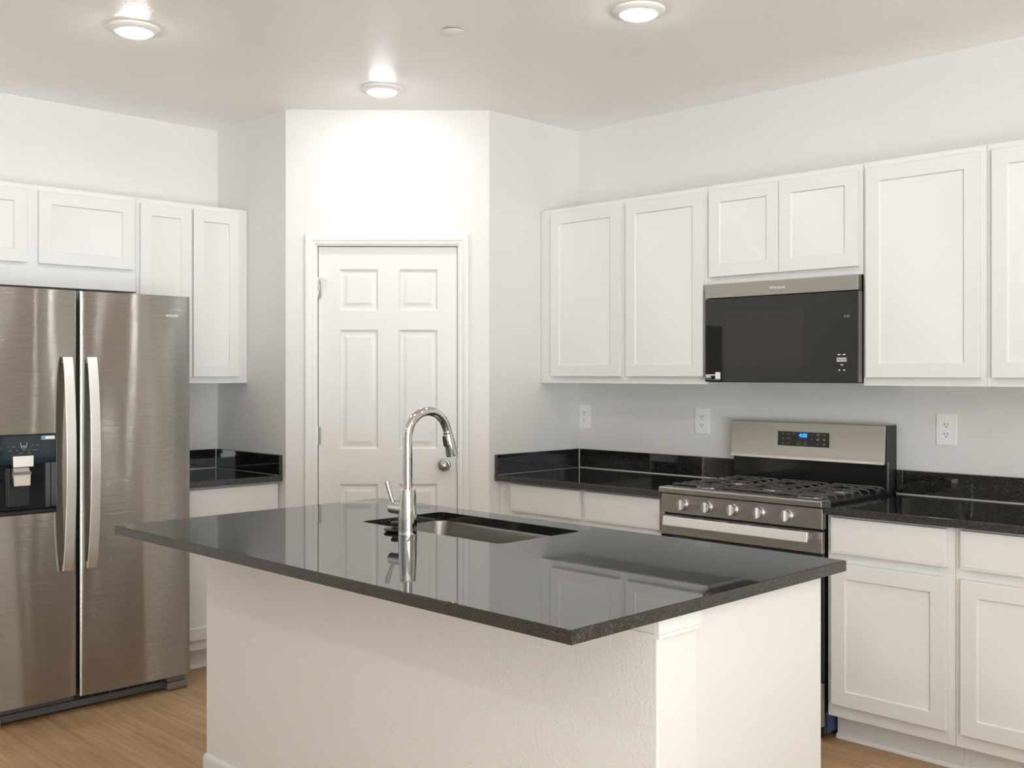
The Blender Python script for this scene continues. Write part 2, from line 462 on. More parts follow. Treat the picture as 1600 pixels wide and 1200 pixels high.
# ------------------------------------------------------------------ cabinets
SHAKER = [(0, 0), (0.0012, 0.007), (0.003, 0.008)]
def shaker(mb_name, parent, x0, x1, z0, z1, s=0.058, yf=-0.020, t=0.0195):
    return MB().panel(x0, x1, z0, z1, yf, t, [(x0 + s, x1 - s, z0 + s, z1 - s)], SHAKER).build(mb_name, M['cab'], parent, bevel=0.0018)
def slab_front(parent, x0, x1, z0, z1):
    return MB().panel(x0, x1, z0, z1, -0.020, 0.0195, [(x0 + 0.004, x1 - 0.004, z0 + 0.004, z1 - 0.004)], [(0, 0), (0.006, -0.003), (0.008, -0.003)]).build('drawer', M['cab'], parent, bevel=0.0015)
def frame(parent, W, z0, z1, stiles, rails):
    m = MB()
    for x0, x1 in stiles: m.box(x0, x1, 0, 0.019, z0, z1)
    for xa, xb, ra, rb in rails: m.box(xa, xb, 0.0002, 0.019, ra, rb)
    return m.build('face_frame', M['cab'], parent, bevel=0.0006, seg=1)

def wall_cab(label, loc, rot, W, z0, z1, D, doors, grp, stiles=None, filler=None):
    """doors: (x0, x1, z0, z1) in the cabinet's own x"""
    t = thing('wall_cabinet', label, 'cabinet', (loc[0], loc[1], z0), rot, grp)
    H = z1 - z0
    c = MB()
    c.box(0, W, 0.019, D, 0.014, H); c.box(0, 0.014, 0.019, D, 0, 0.014); c.box(W - 0.014, W, 0.019, D, 0, 0.014)
    c.build('carcass', M['cab'], t, bevel=0.0006, seg=1)
    st = stiles or [(0, 0.038), (W - 0.038, W)]
    zb = min(d[2] for d in doors) - z0
    zt = max(d[3] for d in doors) - z0
    frame(t, W, 0, H, st, [(0.03, W - 0.03, 0, zb + 0.013), (0.03, W - 0.03, zt - 0.013, H)])
    MB().box(0.03, W - 0.03, 0.012, 0.0195, zb, zt).build('frame_panel', M['cab'], t)
    for x0, x1, a, b in doors:
        shaker('door', t, x0, x1, a - z0, b - z0)
    if filler:
        MB().box(filler[0], filler[1], -0.004, 0.019, 0, H).build('filler_strip', M['cab'], t, bevel=0.001)
    return t
UB, UT = 1.378, 2.2878
# range wall: front of the face frame at X = 0.305; own x = Y - Y0
def wb(label, y0, y1, z0, doors, **k):
    return wall_cab(label, (0.305, y0), RB, y1 - y0, z0, UT, 0.304, [(p - y0, q - y0, r, s) for p, q, r, s in doors], 'white wall cabinets along the range wall', **k)
wb('tall two-door white wall cabinet in the corner over the shorter worktop', d_ + 0.002, 2.447, UB, [(1.4767, 1.9378, 1.413, 2.262), (1.9781, 2.4333, 1.413, 2.262)], stiles=[(0, 0.10), (0.53, 0.61), (1.025, 1.057)])
wb('short two-door white wall cabinet directly above the microwave', 2.4485, 3.2075, 1.834, [(2.4649, 2.8240, 1.867, 2.262), (2.8268, 3.1926, 1.867, 2.262)])
wb('tall one-door white wall cabinet right beside the microwave', 3.209, 3.7015, UB, [(3.2259, 3.6805, 1.411, 2.262)])
wb('tall white wall cabinet cut off by the photo right edge', 3.703, 4.46, UB, [(3.725, 4.070, 1.411, 2.262), (4.093, 4.438, 1.411, 2.262)], stiles=[(0, 0.038), (0.345, 0.412), (0.719, 0.757)])
# fridge wall: own x = X0 - X
def wa(label, x0, x1, z0, doors, **k):
    return wall_cab(label, (x0, 0.305), RA, x0 - x1, z0, UT, 0.304, [(x0 - p, x0 - q, r, s) for p, q, r, s in doors], 'white wall cabinets along the fridge wall', **k)
wa('short white wall cabinet with two wide doors above the fridge', 3.025, 2.0335, 1.826, [(3.004, 2.5519, 1.9305, 2.262), (2.5011, 2.0488, 1.9305, 2.262)], stiles=[(0, 0.038), (0.45, 0.55), (0.953, 0.9915)])
wa('tall narrow two-door white wall cabinet between fridge and pantry wall', 2.032, a_ + 0.002, UB, [(2.0163, 1.7454, 1.411, 2.262), (1.7348, 1.4745, 1.411, 2.262)], stiles=[(0, 0.038), (0.27, 0.31), (0.55, 0.611)], filler=(0.585, 0.611))

def base_cab(label, loc, rot, W, doors, drawers, grp, moulding=True):
    t = thing('base_cabinet', label, 'cabinet', (loc[0], loc[1], 0), rot, grp)
    H = CT - SLAB - 0.0005
    MB().box(0, W, 0.019, 0.608, 0.105, H).build('carcass', M['cab'], t, bevel=0.0006, seg=1)
    xs = sorted({round(d[0], 4) for d in doors} | {round(d[1], 4) for d in doors})
    st = [(0, max(xs[0] + 0.012, 0.03)), (min(xs[-1] - 0.012, W - 0.03), W)]
    for p, q in zip(doors, doors[1:]): st.append((p[1] - 0.012, q[0] + 0.012))
    frame(t, W, 0.105, H, st, [(0.02, W - 0.02, 0.105, 0.165), (0.02, W - 0.02, 0.69, 0.75), (0.02, W - 0.02, 0.86, H)])
    MB().box(0.02, W - 0.02, 0.012, 0.0195, 0.16, 0.865).build('frame_panel', M['cab'], t)
    MB().box(0, W, 0.075, 0.60, 0.0, 0.105).build('toe_kick', M['cab'], t)
    if moulding:
        MB().extrude([(0.075, 0.0), (0.061, 0.0), (0.061, 0.008), (0.065, 0.016), (0.075, 0.020)], 0, W).build('toe_moulding', M['trim'], t)
    for x0, x1, a, b in doors: shaker('door', t, x0, x1, a, b)
    for x0, x1, a, b in drawers: slab_front(t, x0, x1, a, b)
    return t
GB = 'white base cabinets along the range wall'
def bb(label, y0, y1, cols, split=True):
    return base_cab(label, (0.61, y0), RB, y1 - y0, [(p - y0, q - y0, 0.155, 0.7) for p, q in cols], [(p - y0, q - y0, 0.738, 0.8745) for p, q in cols], GB)
bb('white base cabinet with two drawers between pantry wall and range', d_ + 0.002, 2.434, [(1.4844, 1.947), (1.979, 2.418)])
bb('white drawer-and-door base cabinet right beside the gas range', 3.2165, 3.7095, [(3.2377, 3.6830)])
bb('white base cabinet at the photo bottom right edge', 3.711, 4.46, [(3.733, 4.07), (4.10, 4.438)])
base_cab('white base cabinet between fridge and pantry wall', (2.014, 0.61), RA, 2.014 - a_ - 0.002, [(0.024, 0.577, 0.155, 0.7)], [(0.024, 0.577, 0.738, 0.872)], 'white base cabinet on the fridge wall')

# ------------------------------------------------------------------ worktops along the walls
def slab_mesh(outer, hole=None, z0=CT - SLAB, z1=CT):
    m = MB(); bm = m.bm
    loops = {}
    for z in (z0, z1):
        edges = []
        for k, poly in enumerate((outer, hole)):
            if not poly: continue
            vs = [bm.verts.new((x, y, z)) for x, y in poly]
            loops[(z, k)] = vs
            edges += [bm.edges.new((vs[i], vs[(i + 1) % len(vs)])) for i in range(len(vs))]
        bmesh.ops.triangle_fill(bm, edges=edges, use_beauty=True, use_dissolve=False)
    for k, poly in enumerate((outer, hole)):
        if not poly: continue
        b, t = loops[(z0, k)], loops[(z1, k)]
        for i in range(len(b)):
            j = (i + 1) % len(b)
            bm.faces.new((b[i], b[j], t[j], t[i]))
    return m
BH = 0.1016
def worktop(label, loc, rot, W, ends, grp):
    """ends: 'l'/'r' sides that carry a splash against a return wall"""
    t = thing('worktop', label, 'worktop', (loc[0], loc[1], 0), rot, grp)
    D = 0.648
    MB().box(0, W, 0.0025, D - 0.001, CT - SLAB, CT).build('slab', M['granite'], t, bevel=0.0015)
    MB().box(0.0005, W - 0.0005, 0, 0.0028, CT - SLAB + 0.0008, CT - 0.0012).build('edge', M['granite_edge'], t)
    l0 = 0.02 if 'l' in ends else 0.0
    r0 = W - 0.02 if 'r' in ends else W
    MB().box(l0 + 0.0005, r0 - 0.0005, D - 0.021, D - 0.001, CT + 0.0012, CT + BH).build('backsplash', M['granite'], t, bevel=0.001)
    cb = MB().extrude([(D - 0.021, CT), (D - 0.0245, CT + 0.0001), (D - 0.021, CT + 0.004)], l0, r0)
    cb.box(l0, r0, D - 0.004, D - 0.001, CT + BH, CT + BH + 0.002)
    for s, x0, x1 in (('l', 0.0005, 0.02), ('r', W - 0.02, W - 0.0005)):
        if s not in ends: continue
        MB().box(x0, x1, 0.003, D - 0.001, CT + 0.0012, CT + BH).build('side_splash', M['granite'], t, bevel=0.001)
        MB().box(x0 + 0.002, x1 - 0.0005, 0.0012, 0.0032, CT + 0.002, CT + BH - 0.0008).build('splash_end', M['granite_edge'], t)
        xi, sg = (x1, 1) if s == 'l' else (x0, -1)
        cb.prism([(xi, 0.004), (xi + sg * 0.0035, 0.004), (xi + sg * 0.0035, D - 0.021), (xi, D - 0.021)], CT, CT + 0.0012)
        cb.prism([(xi, D - 0.021), (xi + sg * 0.004, D - 0.021), (xi, D - 0.025)], CT, CT + BH)
        xw = 0.0005 if s == 'l' else W - 0.0005
        cb.box(min(xw, xw + sg * 0.003), max(xw, xw + sg * 0.003), 0.004, D - 0.004, CT + BH, CT + BH + 0.002)
    cb.build('caulk_bead', M['caulk'], t)
    return t
GW = 'black stone worktops along the walls'
worktop('black speckled worktop in the corner between pantry wall and range', (0.648, d_ + 0.001), RB, 2.433 - d_ - 0.001, 'l', GW)
worktop('long black worktop right of the range running out of the photo', (0.648, 3.2155), RB, 4.47 - 3.2155, '', GW)
worktop('short black worktop tucked between fridge and pantry wall', (2.016, 0.648), RA, 2.016 - a_ - 0.001, 'r', GW)

# ------------------------------------------------------------------ island
IX0, IX1, IY0, IY1 = 1.6738, 2.804, 1.7775, 3.8478
WX, WY0, WY1 = 2.485, 1.813, 3.820                    # outer faces of the drywall half wall
WT = 0.155
CB = WX - WT                                          # back of the island cabinets
struct(MB().box(CB, WX, WY0, WY1, 0, CT - SLAB - 0.0005).build('wall_island', M['wall'], bevel=0.006, seg=3), 'pale grey textured half wall facing the viewer under the island top', 'wall')
m = MB()
pp = [(0.013 + y, z) for y, z in base_prof(0.075)]
def ring(cx, cy, sx, sy):
    return [(cx + sx * (-y), cy + sy * (-y), z) for y, z in base_prof(0.075)]
pts = [ring(CB + 0.002, WY0, 0, -1), ring(WX - 0.006, WY0, 0, -1), ring(WX - 0.0015, WY0 + 0.0015, 0.72, -0.72), ring(WX, WY0 + 0.006, 1, 0), ring(WX, WY1 - 0.006, 1, 0), ring(WX - 0.0015, WY1 - 0.0015, 0.72, 0.72), ring(WX - 0.006, WY1, 0, 1), ring(CB + 0.002, WY1, 0, 1)]
m.ribbon(pts)
struct(m.build('baseboard_island', M['trim']), 'white rounded baseboard along the foot of the island half wall', 'baseboard')
# flat trim under the worktop, wrapping the wall end
m = MB()
za, zb = 0.842, CT - SLAB - 0.0008
m.box(CB + 0.003, WX + 0.008, WY1 + 0.0005, WY1 + 0.010, za, zb); m.box(WX + 0.0005, WX + 0.008, WY0, WY1 + 0.0005, za, zb); m.box(CB + 0.003, WX + 0.008, WY0 - 0.010, WY0 - 0.0005, za, zb)
m.box(CB + 0.003, WX + 0.011, WY1 + 0.0005, WY1 + 0.013, za - 0.004, za + 0.006); m.box(WX + 0.0005, WX + 0.011, WY0, WY1 + 0.0005, za - 0.004, za + 0.006)
struct(m.build('trim_2', M['trim'], bevel=0.0015), 'white flat trim board under the island worktop', 'trim')

t = thing('island_cabinet', 'white island cabinet with plain end panel under the sink worktop', 'cabinet', (1.755, WY1 - 0.004, 0), -RB)
# own x = Y1 - Y, own y = X - X0 (doors face the range)
W_, D_ = WY1 - WY0 - 0.008, CB - 1.755 - 0.0005
m = MB()
m.box(0.013, W_, 0.02, D_, 0.105, 0.12); m.box(0.013, W_, D_ - 0.012, D_, 0.12, 0.883); m.box(W_ - 0.016, W_, 0.019, D_ - 0.012, 0.12, 0.883)
for x in (0.62, 1.53): m.box(x, x + 0.016, 0.019, D_ - 0.012, 0.12, 0.64)
m.build('carcass', M['cab'], t)
MB().box(0, 0.0125, 0.0195, D_ - 0.001, 0, 0.883).build('end_panel', M['cab'], t, bevel=0.0006, seg=1)
frame(t, W_, 0.105, 0.883, [(0.0, 0.036), (0.60, 0.655), (1.50, 1.56), (W_ - 0.036, W_)], [(0.03, W_ - 0.03, 0.105, 0.165), (0.03, W_ - 0.03, 0.70, 0.745), (0.03, W_ - 0.03, 0.862, 0.883)])
MB().box(0.0005, 0.0125, 0.0, 0.019, 0.0, 0.105).build('panel_foot', M['cab'], t)
for x0, x1 in ((0.022, 0.61), (0.645, 1.075), (1.08, 1.51), (1.548, W_ - 0.022)):
    shaker('door', t, x0, x1, 0.155, 0.70)
    slab_front(t, x0, x1, 0.738, 0.874)
MB().box(0.0125, W_, 0.075, 0.09, 0, 0.104).build('toe_kick', M['cab'], t)

def rrect(x0, x1, y0, y1, r, n=6):
    pts = []
    for cx, cy, a0 in ((x1 - r, y1 - r, 0), (x0 + r, y1 - r, 90), (x0 + r, y0 + r, 180), (x1 - r, y0 + r, 270)):
        for k in range(n + 1):
            a = math.radians(a0 + 90 * k / n); pts.append((cx + r * math.cos(a), cy + r * math.sin(a)))
    return pts
SX0, SX1, SY0, SY1 = 1.785, 2.158, 2.287, 2.978
t = thing('worktop', 'large glossy black island worktop with a sink cut-out', 'worktop', (0, 0, 0))
e = 0.0028
slab_mesh([(IX0 + e, IY0 + e), (IX1 - e, IY0 + e), (IX1 - e, IY1 - e), (IX0 + e, IY1 - e)], rrect(SX0, SX1, SY0, SY1, 0.022)).build('slab', M['granite'], t)
m = MB()
z0, z1 = CT - SLAB + 0.0006, CT - 0.0010
m.box(IX0, IX1, IY0, IY0 + e, z0, z1); m.box(IX0, IX1, IY1 - e, IY1, z0, z1); m.box(IX0, IX0 + e, IY0 + e, IY1 - e, z0, z1); m.box(IX1 - e, IX1, IY0 + e, IY1 - e, z0, z1)
m.build('edge', M['granite_edge'], t)

# ------------------------------------------------------------------ sink, faucet, stopper
t = thing('sink', 'stainless undermount sink set into the island worktop', 'sink', ((SX0 + SX1) / 2, (SY0 + SY1) / 2, 0.66))
hx, hy = (SX1 - SX0) / 2 - 0.001, (SY1 - SY0) / 2 - 0.001
m = MB(); bm = m.bm
rings = []
for ins, z, r in ((-0.020, 0.2232, 0.05), (0.0, 0.2232, 0.05), (0.002, 0.216, 0.05), (0.008, 0.05, 0.05), (0.014, 0.022, 0.05), (0.030, 0.006, 0.05), (0.055, 0.0, 0.05)):
    rings.append([bm.verts.new((x, y, z)) for x, y in rrect(-hx + ins, hx - ins, -hy + ins, hy - ins, r)])
for p, q in zip(rings, rings[1:]):
    for i in range(len(p)):
        j = (i + 1) % len(p); bm.faces.new((p[i], p[j], q[j], q[i]))
bm.faces.new(rings[-1])
bo = m.build('bowl', M['sink_steel'], t, ang=60)
so = bo.modifiers.new('thickness', 'SOLIDIFY'); so.thickness = 0.0012; so.offset = -1
MB().lathe([(0.0001, 0.0005), (0.035, 0.0005), (0.045, 0.003), (0.056, 0.001)], at=(0, 0, 0.0), n=32).build('drain', M['nickel'], t)

FX, FY = 2.238, 2.642
t = thing('faucet', 'chrome pull-down gooseneck faucet standing on the island worktop', 'faucet', (FX, FY, CT))
MB().lathe([(0.0001, 0.0), (0.0305, 0.0), (0.0308, 0.003), (0.0302, 0.006), (0.0302, 0.02), (0.0294, 0.07), (0.0268, 0.12), (0.0256, 0.143), (0.0246, 0.146), (0.0155, 0.1475), (0.0001, 0.1475)], n=40).build('body', M['chrome'], t)
R, zc = 0.0845, 0.307
pts = [(0, 0, 0.145), (0, 0, 0.22)]
for k in range(0, 25):
    a = PI * k / 24 * 0.935
    pts.append((-R + R * math.cos(a), 0, zc + R * math.sin(a)))
MB().tube(pts, 0.0148, 24).build('spout', M['chrome'], t)
p1 = Vector(pts[-1]); dr = (Vector(pts[-1]) - Vector(pts[-2])).normalized()
h = MB()
h.lathe([(0.0148, -0.002), (0.0156, 0.0), (0.0154, 0.006), (0.0150, 0.008), (0.0160, 0.010), (0.0180, 0.045), (0.0205, 0.080), (0.0202, 0.084), (0.016, 0.085), (0.0001, 0.083)], axis=dr, at=p1, n=32)
ho = h.build('spray_head', M['chrome'], t)
sd = Vector((dr.z, 0, -dr.x)); sd = -sd if sd.x > 0 else sd
# toggle on the side of the head that faces the handle
q = Vector((0.98, -0.07, 0)); q = (q - dr * q.dot(dr)).normalized()
m = MB()
secs = []
side = dr.cross(q).normalized()
for s_, wd in ((0.012, 0.003), (0.016, 0.0065), (0.030, 0.0072), (0.044, 0.0065), (0.048, 0.003)):
    c0 = p1 + dr * s_ + q * (0.0142 + 0.06 * s_)
    secs.append([c0 - side * wd, c0 - side * wd + q * 0.0042, c0 + side * wd + q * 0.0042, c0 + side * wd])
m.ribbon(secs).build('spray_button', M['black_plastic'], ho)
m = MB()
m.cyl((0.004, -0.018, 0.081), (0.006, -0.074, 0.082), 0.0185, 0.0182, 28)
m.lathe([(0.0182, 0), (0.0155, 0.003), (0.0001, 0.0035)], axis=(0.03, -1, 0.02), at=(0.006, -0.074, 0.082), n=28)
hb = m.build('handle_hub', M['chrome'], t)
MB().tube([(0.006, -0.062, 0.092), (0.008, -0.075, 0.118), (0.010, -0.088, 0.152), (0.0105, -0.092, 0.163)], [0.0058, 0.0066, 0.0076, 0.0080], 16).build('lever', M['chrome'], hb)

t = thing('sink_stopper', 'black rubber sink stopper lying beside the faucet base', 'stopper', (2.2150, 2.558, CT))
MB().lathe([(0.0001, 0.0), (0.030, 0.0), (0.038, 0.003), (0.042, 0.007), (0.041, 0.010), (0.030, 0.012), (0.0001, 0.0122)], n=36).build('flange', M['rubber'], t)
MB().lathe([(0.018, 0.0118), (0.0155, 0.015), (0.015, 0.020), (0.019, 0.024), (0.019, 0.030), (0.016, 0.032), (0.0001, 0.032)], n=28).build('grip', M['rubber'], t)

# ------------------------------------------------------------------ fridge
FXL, FW = 2.930, 0.910
t = thing('refrigerator', 'stainless side-by-side fridge with ice and water dispenser', 'refrigerator', (FXL, 0.82, 0), RA)
# own x = 2.930 - X, own y = 0.82 - Y
MB().box(0.004, FW - 0.004, 0.085, 0.79, 0.035, 1.752).build('cabinet', M['side_grey'], t, bevel=0.004)
SPL0, SPL1 = FXL - 2.5365, FXL - 2.5215
BUL = 0.013
def fdoor(name, x0, x1, z0, z1, hole=None, depth=0.05):
    m = MB(); bm = m.bm
    nx = 24
    xs = sorted({round(x0 + (x1 - x0) * i / nx, 5) for i in range(nx + 1)} | {round(x0 + 0.001, 5), round(x0 + 0.003, 5), round(x1 - 0.001, 5), round(x1 - 0.003, 5)} | ({round(hole[0], 5), round(hole[1], 5)} if hole else set()))
    zs = sorted({z0, z1} | ({hole[2], hole[3]} if hole else set()))
    W = x1 - x0
    def yf(x):
        u = 2 * (x - x0) / W - 1
        e = min(x - x0, x1 - x)
        y = -BUL * (1 - u * u)
        if e < 0.003: y += 0.002 * (1 - e / 0.003) ** 2
        return y
    def inh(x, z): return hole and hole[0] < x < hole[1] and hole[2] < z < hole[3]
    V = {}
    def v(x, y, z):
        k = (round(x, 5), round(y, 5), round(z, 5))
        if k not in V: V[k] = bm.verts.new((x, y, z))
        return V[k]
    ed = []
    for i in range(len(xs) - 1):
        p, q = xs[i], xs[i + 1]
        for j in range(len(zs) - 1):
            a, b = zs[j], zs[j + 1]
            if inh((p + q) / 2, (a + b) / 2):
                bm.faces.new((v(p, depth, a), v(q, depth, a), v(q, depth, b), v(p, depth, b)))
                bm.faces.new((v(p, yf(p), a), v(q, yf(q), a), v(q, depth, a), v(p, depth, a)))
                bm.faces.new((v(p, yf(p), b), v(q, yf(q), b), v(q, depth, b), v(p, depth, b)))
                for x in (p, q):
                    if abs(x - hole[0]) < 1e-5 or abs(x - hole[1]) < 1e-5:
                        bm.faces.new((v(x, yf(x), a), v(x, yf(x), b), v(x, depth, b), v(x, depth, a)))
            else:
                bm.faces.new((v(p, yf(p), a), v(q, yf(q), a), v(q, yf(q), b), v(p, yf(p), b)))
    yb = 0.078
    for z in (z0, z1):
        bm.faces.new([v(x, yf(x), z) for x in xs] + [v(x1, yb, z), v(x0, yb, z)])
    for x in (x0, x1):
        bm.faces.new([v(x, yf(x), z) for z in zs] + [v(x, yb, z1), v(x, yb, z0)])
    bm.faces.new((v(x0, yb, z0), v(x1, yb, z0), v(x1, yb, z1), v(x0, yb, z1)))
    return m.build(name, M['fridge_steel'], t, ang=32), yf
DX0, DX1, DZ_0, DZ_1 = 0.055, FXL - 2.619, 0.855, 1.182
fz, yfz = fdoor('freezer_door', 0.0, SPL0, 0.078, 1.775, (DX0, DX1, DZ_0, DZ_1))
fr, yfr = fdoor('fridge_door', SPL1, FW, 0.070, 1.775)
def fhandle(parent, xc):
    secs = []
    z0, z1 = 0.608, 1.497
    for i in range(33):
        u = i / 32; z = z0 + (z1 - z0) * u
        bow = 1 - (2 * u - 1) ** 2
        yo = -0.030 - 0.040 * bow ** 0.8
        secs.append([(xc - 0.0205, yo, z), (xc + 0.0205, yo, z), (xc + 0.0185, yo + 0.011, z), (xc - 0.0185, yo + 0.011, z)])
    h = MB().ribbon(secs).build('handle', M['handle_steel'], parent, bevel=0.002, ang=50)
    for z in (0.610, 1.470): MB().box(xc - 0.014, xc + 0.014, -0.028, 0.001, z, z + 0.025).build('handle_mount', M['side_grey'], h)
fhandle(fz, SPL0 - 0.047); fhandle(fr, SPL1 + 0.040)
# dispenser
yd = yfz((DX0 + DX1) / 2)
ds = MB()
for x0, x1, z0, z1 in ((DX0 + .0006, DX0 + 0.006, DZ_0 + .0006, DZ_1 - .0006), (DX1 - 0.006, DX1 - .0006, DZ_0 + .0006, DZ_1 - .0006), (DX0 + 0.006, DX1 - 0.006, DZ_0 + .0006, DZ_0 + 0.006), (DX0 + 0.006, DX1 - 0.006, DZ_1 - 0.006, DZ_1 - .0006)):
    ds.box(x0, x1, yd - 0.001, 0.049, z0, z1)
ds.box(DX0 + 0.006, DX1 - 0.006, 0.044, 0.049, DZ_0 + 0.006, DZ_1 - 0.006)
dsp = ds.build('dispenser', M['black_enamel'], fz, bevel=0.002)
zp = 1.062
MB().box(DX0 + 0.0062, DX1 - 0.0062, yd - 0.0008, 0.0438, zp, DZ_1 - 0.0062).build('control_panel', M['navy_glass'], dsp, bevel=0.001)
xc = FXL - 2.757
MB().box(xc - 0.040, xc + 0.040, yd - 0.0030, yd - 0.0010, 1.050, 1.094).build('nozzle_plate', M['badge'], dsp, bevel=0.0008)
pd = MB()
pd.ribbon([[(xc - 0.030, 0.006, 1.046), (xc + 0.030, 0.006, 1.046), (xc + 0.030, 0.022, 1.046), (xc - 0.030, 0.022, 1.046)],
           [(xc - 0.034, -0.004, 1.020), (xc + 0.034, -0.004, 1.020), (xc + 0.033, 0.020, 1.020), (xc - 0.033, 0.020, 1.020)],
           [(xc - 0.032, -0.006, 0.972), (xc + 0.032, -0.006, 0.972), (xc + 0.031, 0.002, 0.972), (xc - 0.031, 0.002, 0.972)]])
pdl = pd.build('paddle', M['paddle'], dsp, bevel=0.0025)
MB().box(xc - 0.0345, xc + 0.0345, -0.0085, -0.0035, 1.018, 1.030).build('paddle_band', M['side_grey'], pdl, bevel=0.001)
MB().box(xc - 0.042, xc + 0.042, 0.030, 0.0438, 0.885, 1.045).build('back_plate', M['black_plastic'], dsp, bevel=0.002)
tr = MB().box(DX0 + 0.0065, DX1 - 0.0065, yd + 0.002, 0.0438, DZ_0 + 0.0065, DZ_0 + 0.014)
for i in range(14): tr.box(DX0 + 0.015 + i * 0.016, DX0 + 0.021 + i * 0.016, yd + 0.006, 0.038, DZ_0 + 0.014, DZ_0 + 0.0165)
tr.build('drip_tray', M['black_plastic'], dsp)
ic = MB(); y0, y1 = yd - 0.0013, yd - 0.0008
def bar(mb, x0, z0, x1, z1, wd=0.0012):
    d = Vector((x1 - x0, 0, z1 - z0)).normalized(); n = Vector((-d.z, 0, d.x)) * wd / 2
    A, B = Vector((x0, 0, z0)), Vector((x1, 0, z1))
    f = [(p.x, y0, p.z) for p in (A - n, B - n, B + n, A + n)]; g = [(p.x, y1, p.z) for p in (A - n, B - n, B + n, A + n)]
    mb.ribbon([f, g])
ux, uz = xc + 0.002, 1.136
bar(ic, ux - 0.013, uz + 0.012, ux - 0.009, uz - 0.009); bar(ic, ux + 0.013, uz + 0.012, ux + 0.009, uz - 0.009); bar(ic, ux - 0.009, uz - 0.009, ux + 0.009, uz - 0.009)
bar(ic, ux - 0.006, uz - 0.003, ux - 0.002, uz); bar(ic, ux - 0.002, uz, ux + 0.002, uz - 0.004); bar(ic, ux + 0.002, uz - 0.004, ux + 0.006, uz)
ic.build('cup_icon', M['white_ink'], dsp)
ic = MB()
for ox, oz, ln in ((-0.060, -0.003, 0.006), (-0.038, -0.003, 0.012), (0.036, 0.0, 0.010), (0.055, 0.0, 0.012), (-0.052, -0.019, 0.010), (-0.025, -0.019, 0.008), (0.0, -0.019, 0.014), (0.022, -0.019, 0.008), (0.045, -0.019, 0.016), (-0.012, -0.030, 0.012), (0.022, -0.030, 0.010)):
    ic = MB(); bar(ic, ux + ox - ln / 2, uz + oz, ux + ox + ln / 2, uz + oz, 0.0014)
    ic.build('key_marking', M['grey_ink'], dsp)
st = MB().box(DX1 - 0.066, DX1 - 0.012, y0, y1, 1.158, 1.172).build('energy_sticker', M['sticker'], dsp)
MB().box(DX1 - 0.065, DX1 - 0.051, y0 - 0.0004, y0, 1.159, 1.171).build('sticker_badge', M['blue_ink'], st)
text('lettering', 'Whirlpool', 0.0205, M['badge'], fr, (FXL - 2.1245, yfr(FXL - 2.1245) - 0.0006, 1.687))
# hinge covers, base grille and feet
for x0 in (0.02, FW - 0.12): MB().box(x0, x0 + 0.10, 0.09, 0.22, 1.7525, 1.772).build('hinge_cover', M['dark_grey'], t, bevel=0.004)
g = MB(); g.box(0.10, FW - 0.10, 0.050, 0.09, 0.012, 0.040); g.box(0.10, FW - 0.10, 0.062, 0.09, 0.040, 0.069)
g.box(0.40, FW - 0.10, 0.052, 0.062, 0.061, 0.068)
for i in range(6): g.box(0.40 + i * 0.08, 0.404 + i * 0.08, 0.050, 0.062, 0.040, 0.062)
g.box(0.10, 0.40, 0.054, 0.062, 0.045, 0.069)
gr = g.build('toe_grille', M['dark_grey'], t, bevel=0.001)
MB().box(0.405, FW - 0.105, 0.0605, 0.0618, 0.041, 0.061).build('grille_slot', M['black_plastic'], gr)
for x0 in (-0.002, FW - 0.098):
    f = MB(); f.box(x0, x0 + 0.10, 0.020, 0.10, 0.004, 0.036); f.box(x0 + 0.003, x0 + 0.085, 0.026, 0.10, 0.038, 0.064)
    f.box(x0 + 0.02, x0 + 0.08, 0.03, 0.095, 0.0, 0.005); f.box(x0 + 0.02, x0 + 0.08, 0.03, 0.095, 0.035, 0.039)
    f.build('foot', M['warm_grey'], t, bevel=0.002)

# ------------------------------------------------------------------ microwave
t = thing('microwave', 'black glass over-the-range microwave under the short wall cabinet', 'microwave', (0.345, 2.4600, 1.388), RB)
MW = 0.745; MH = 0.443
MB().box(0.002, MW - 0.002, 0.032, 0.343, 0.0, MH).build('body', M['black_plastic'], t, bevel=0.002)
MB().box(0.0, MW, 0.0, 0.030, MH - 0.0625, MH).build('vent_band', M['steel'], t, bevel=0.0015)
dr_ = MB().box(0.0, MW, 0.001, 0.030, 0.002, MH - 0.0655).build('door', M['black_glass'], t, bevel=0.0015)
MB().box(MW - 0.0005, MW + 0.0025, 0.004, 0.030, 0.004, MH - 0.067).build('door_edge', M['side_grey'], dr_)
MB().box(0.085, 0.50, 0.0002, 0.0011, 0.075, 0.315).build('window', mat('window_mesh_glass', (0.014, 0.013, 0.012), 0.035, spec=0.6), dr_)
text('lettering', 'Whirlpool', 0.0185, M['badge'], t, (2.8315 - 2.460, -0.0006, MH - 0.0315))
text('clock', '2:42', 0.0150, M['mw_clock'], dr_, (3.1552 - 2.460, 0.0004, 1.6627 - 1.388))
ic = MB(); y0, y1 = 0.0004, 0.0011
cx, cz = 3.132 - 2.460, 0.0966
for ox, oz, ln in ((-0.011, 0.021, 0.013), (0.011, 0.021, 0.012), (0.001, -0.021, 0.011), (-0.010, -0.043, 0.008), (0.011, -0.043, 0.010)):
    ic = MB(); bar(ic, cx + ox - ln / 2, cz + oz, cx + ox + ln / 2, cz + oz, 0.0040)
    ic.build('key_marking', M['white_ink'], dr_)
kb = MB().box(cx - 0.021, cx + 0.021, y0, y1, cz - 0.008, cz + 0.008).build('start_key', M['white_ink'], dr_)
m = MB(); m.box(cx - 0.018, cx - 0.001, y0 - .0003, y0, cz - 0.005, cz + 0.005); m.box(cx + 0.001, cx + 0.018, y0 - .0003, y0, cz - 0.005, cz + 0.005)
m.build('key_face', M['grey_ink'], kb)
m = MB()
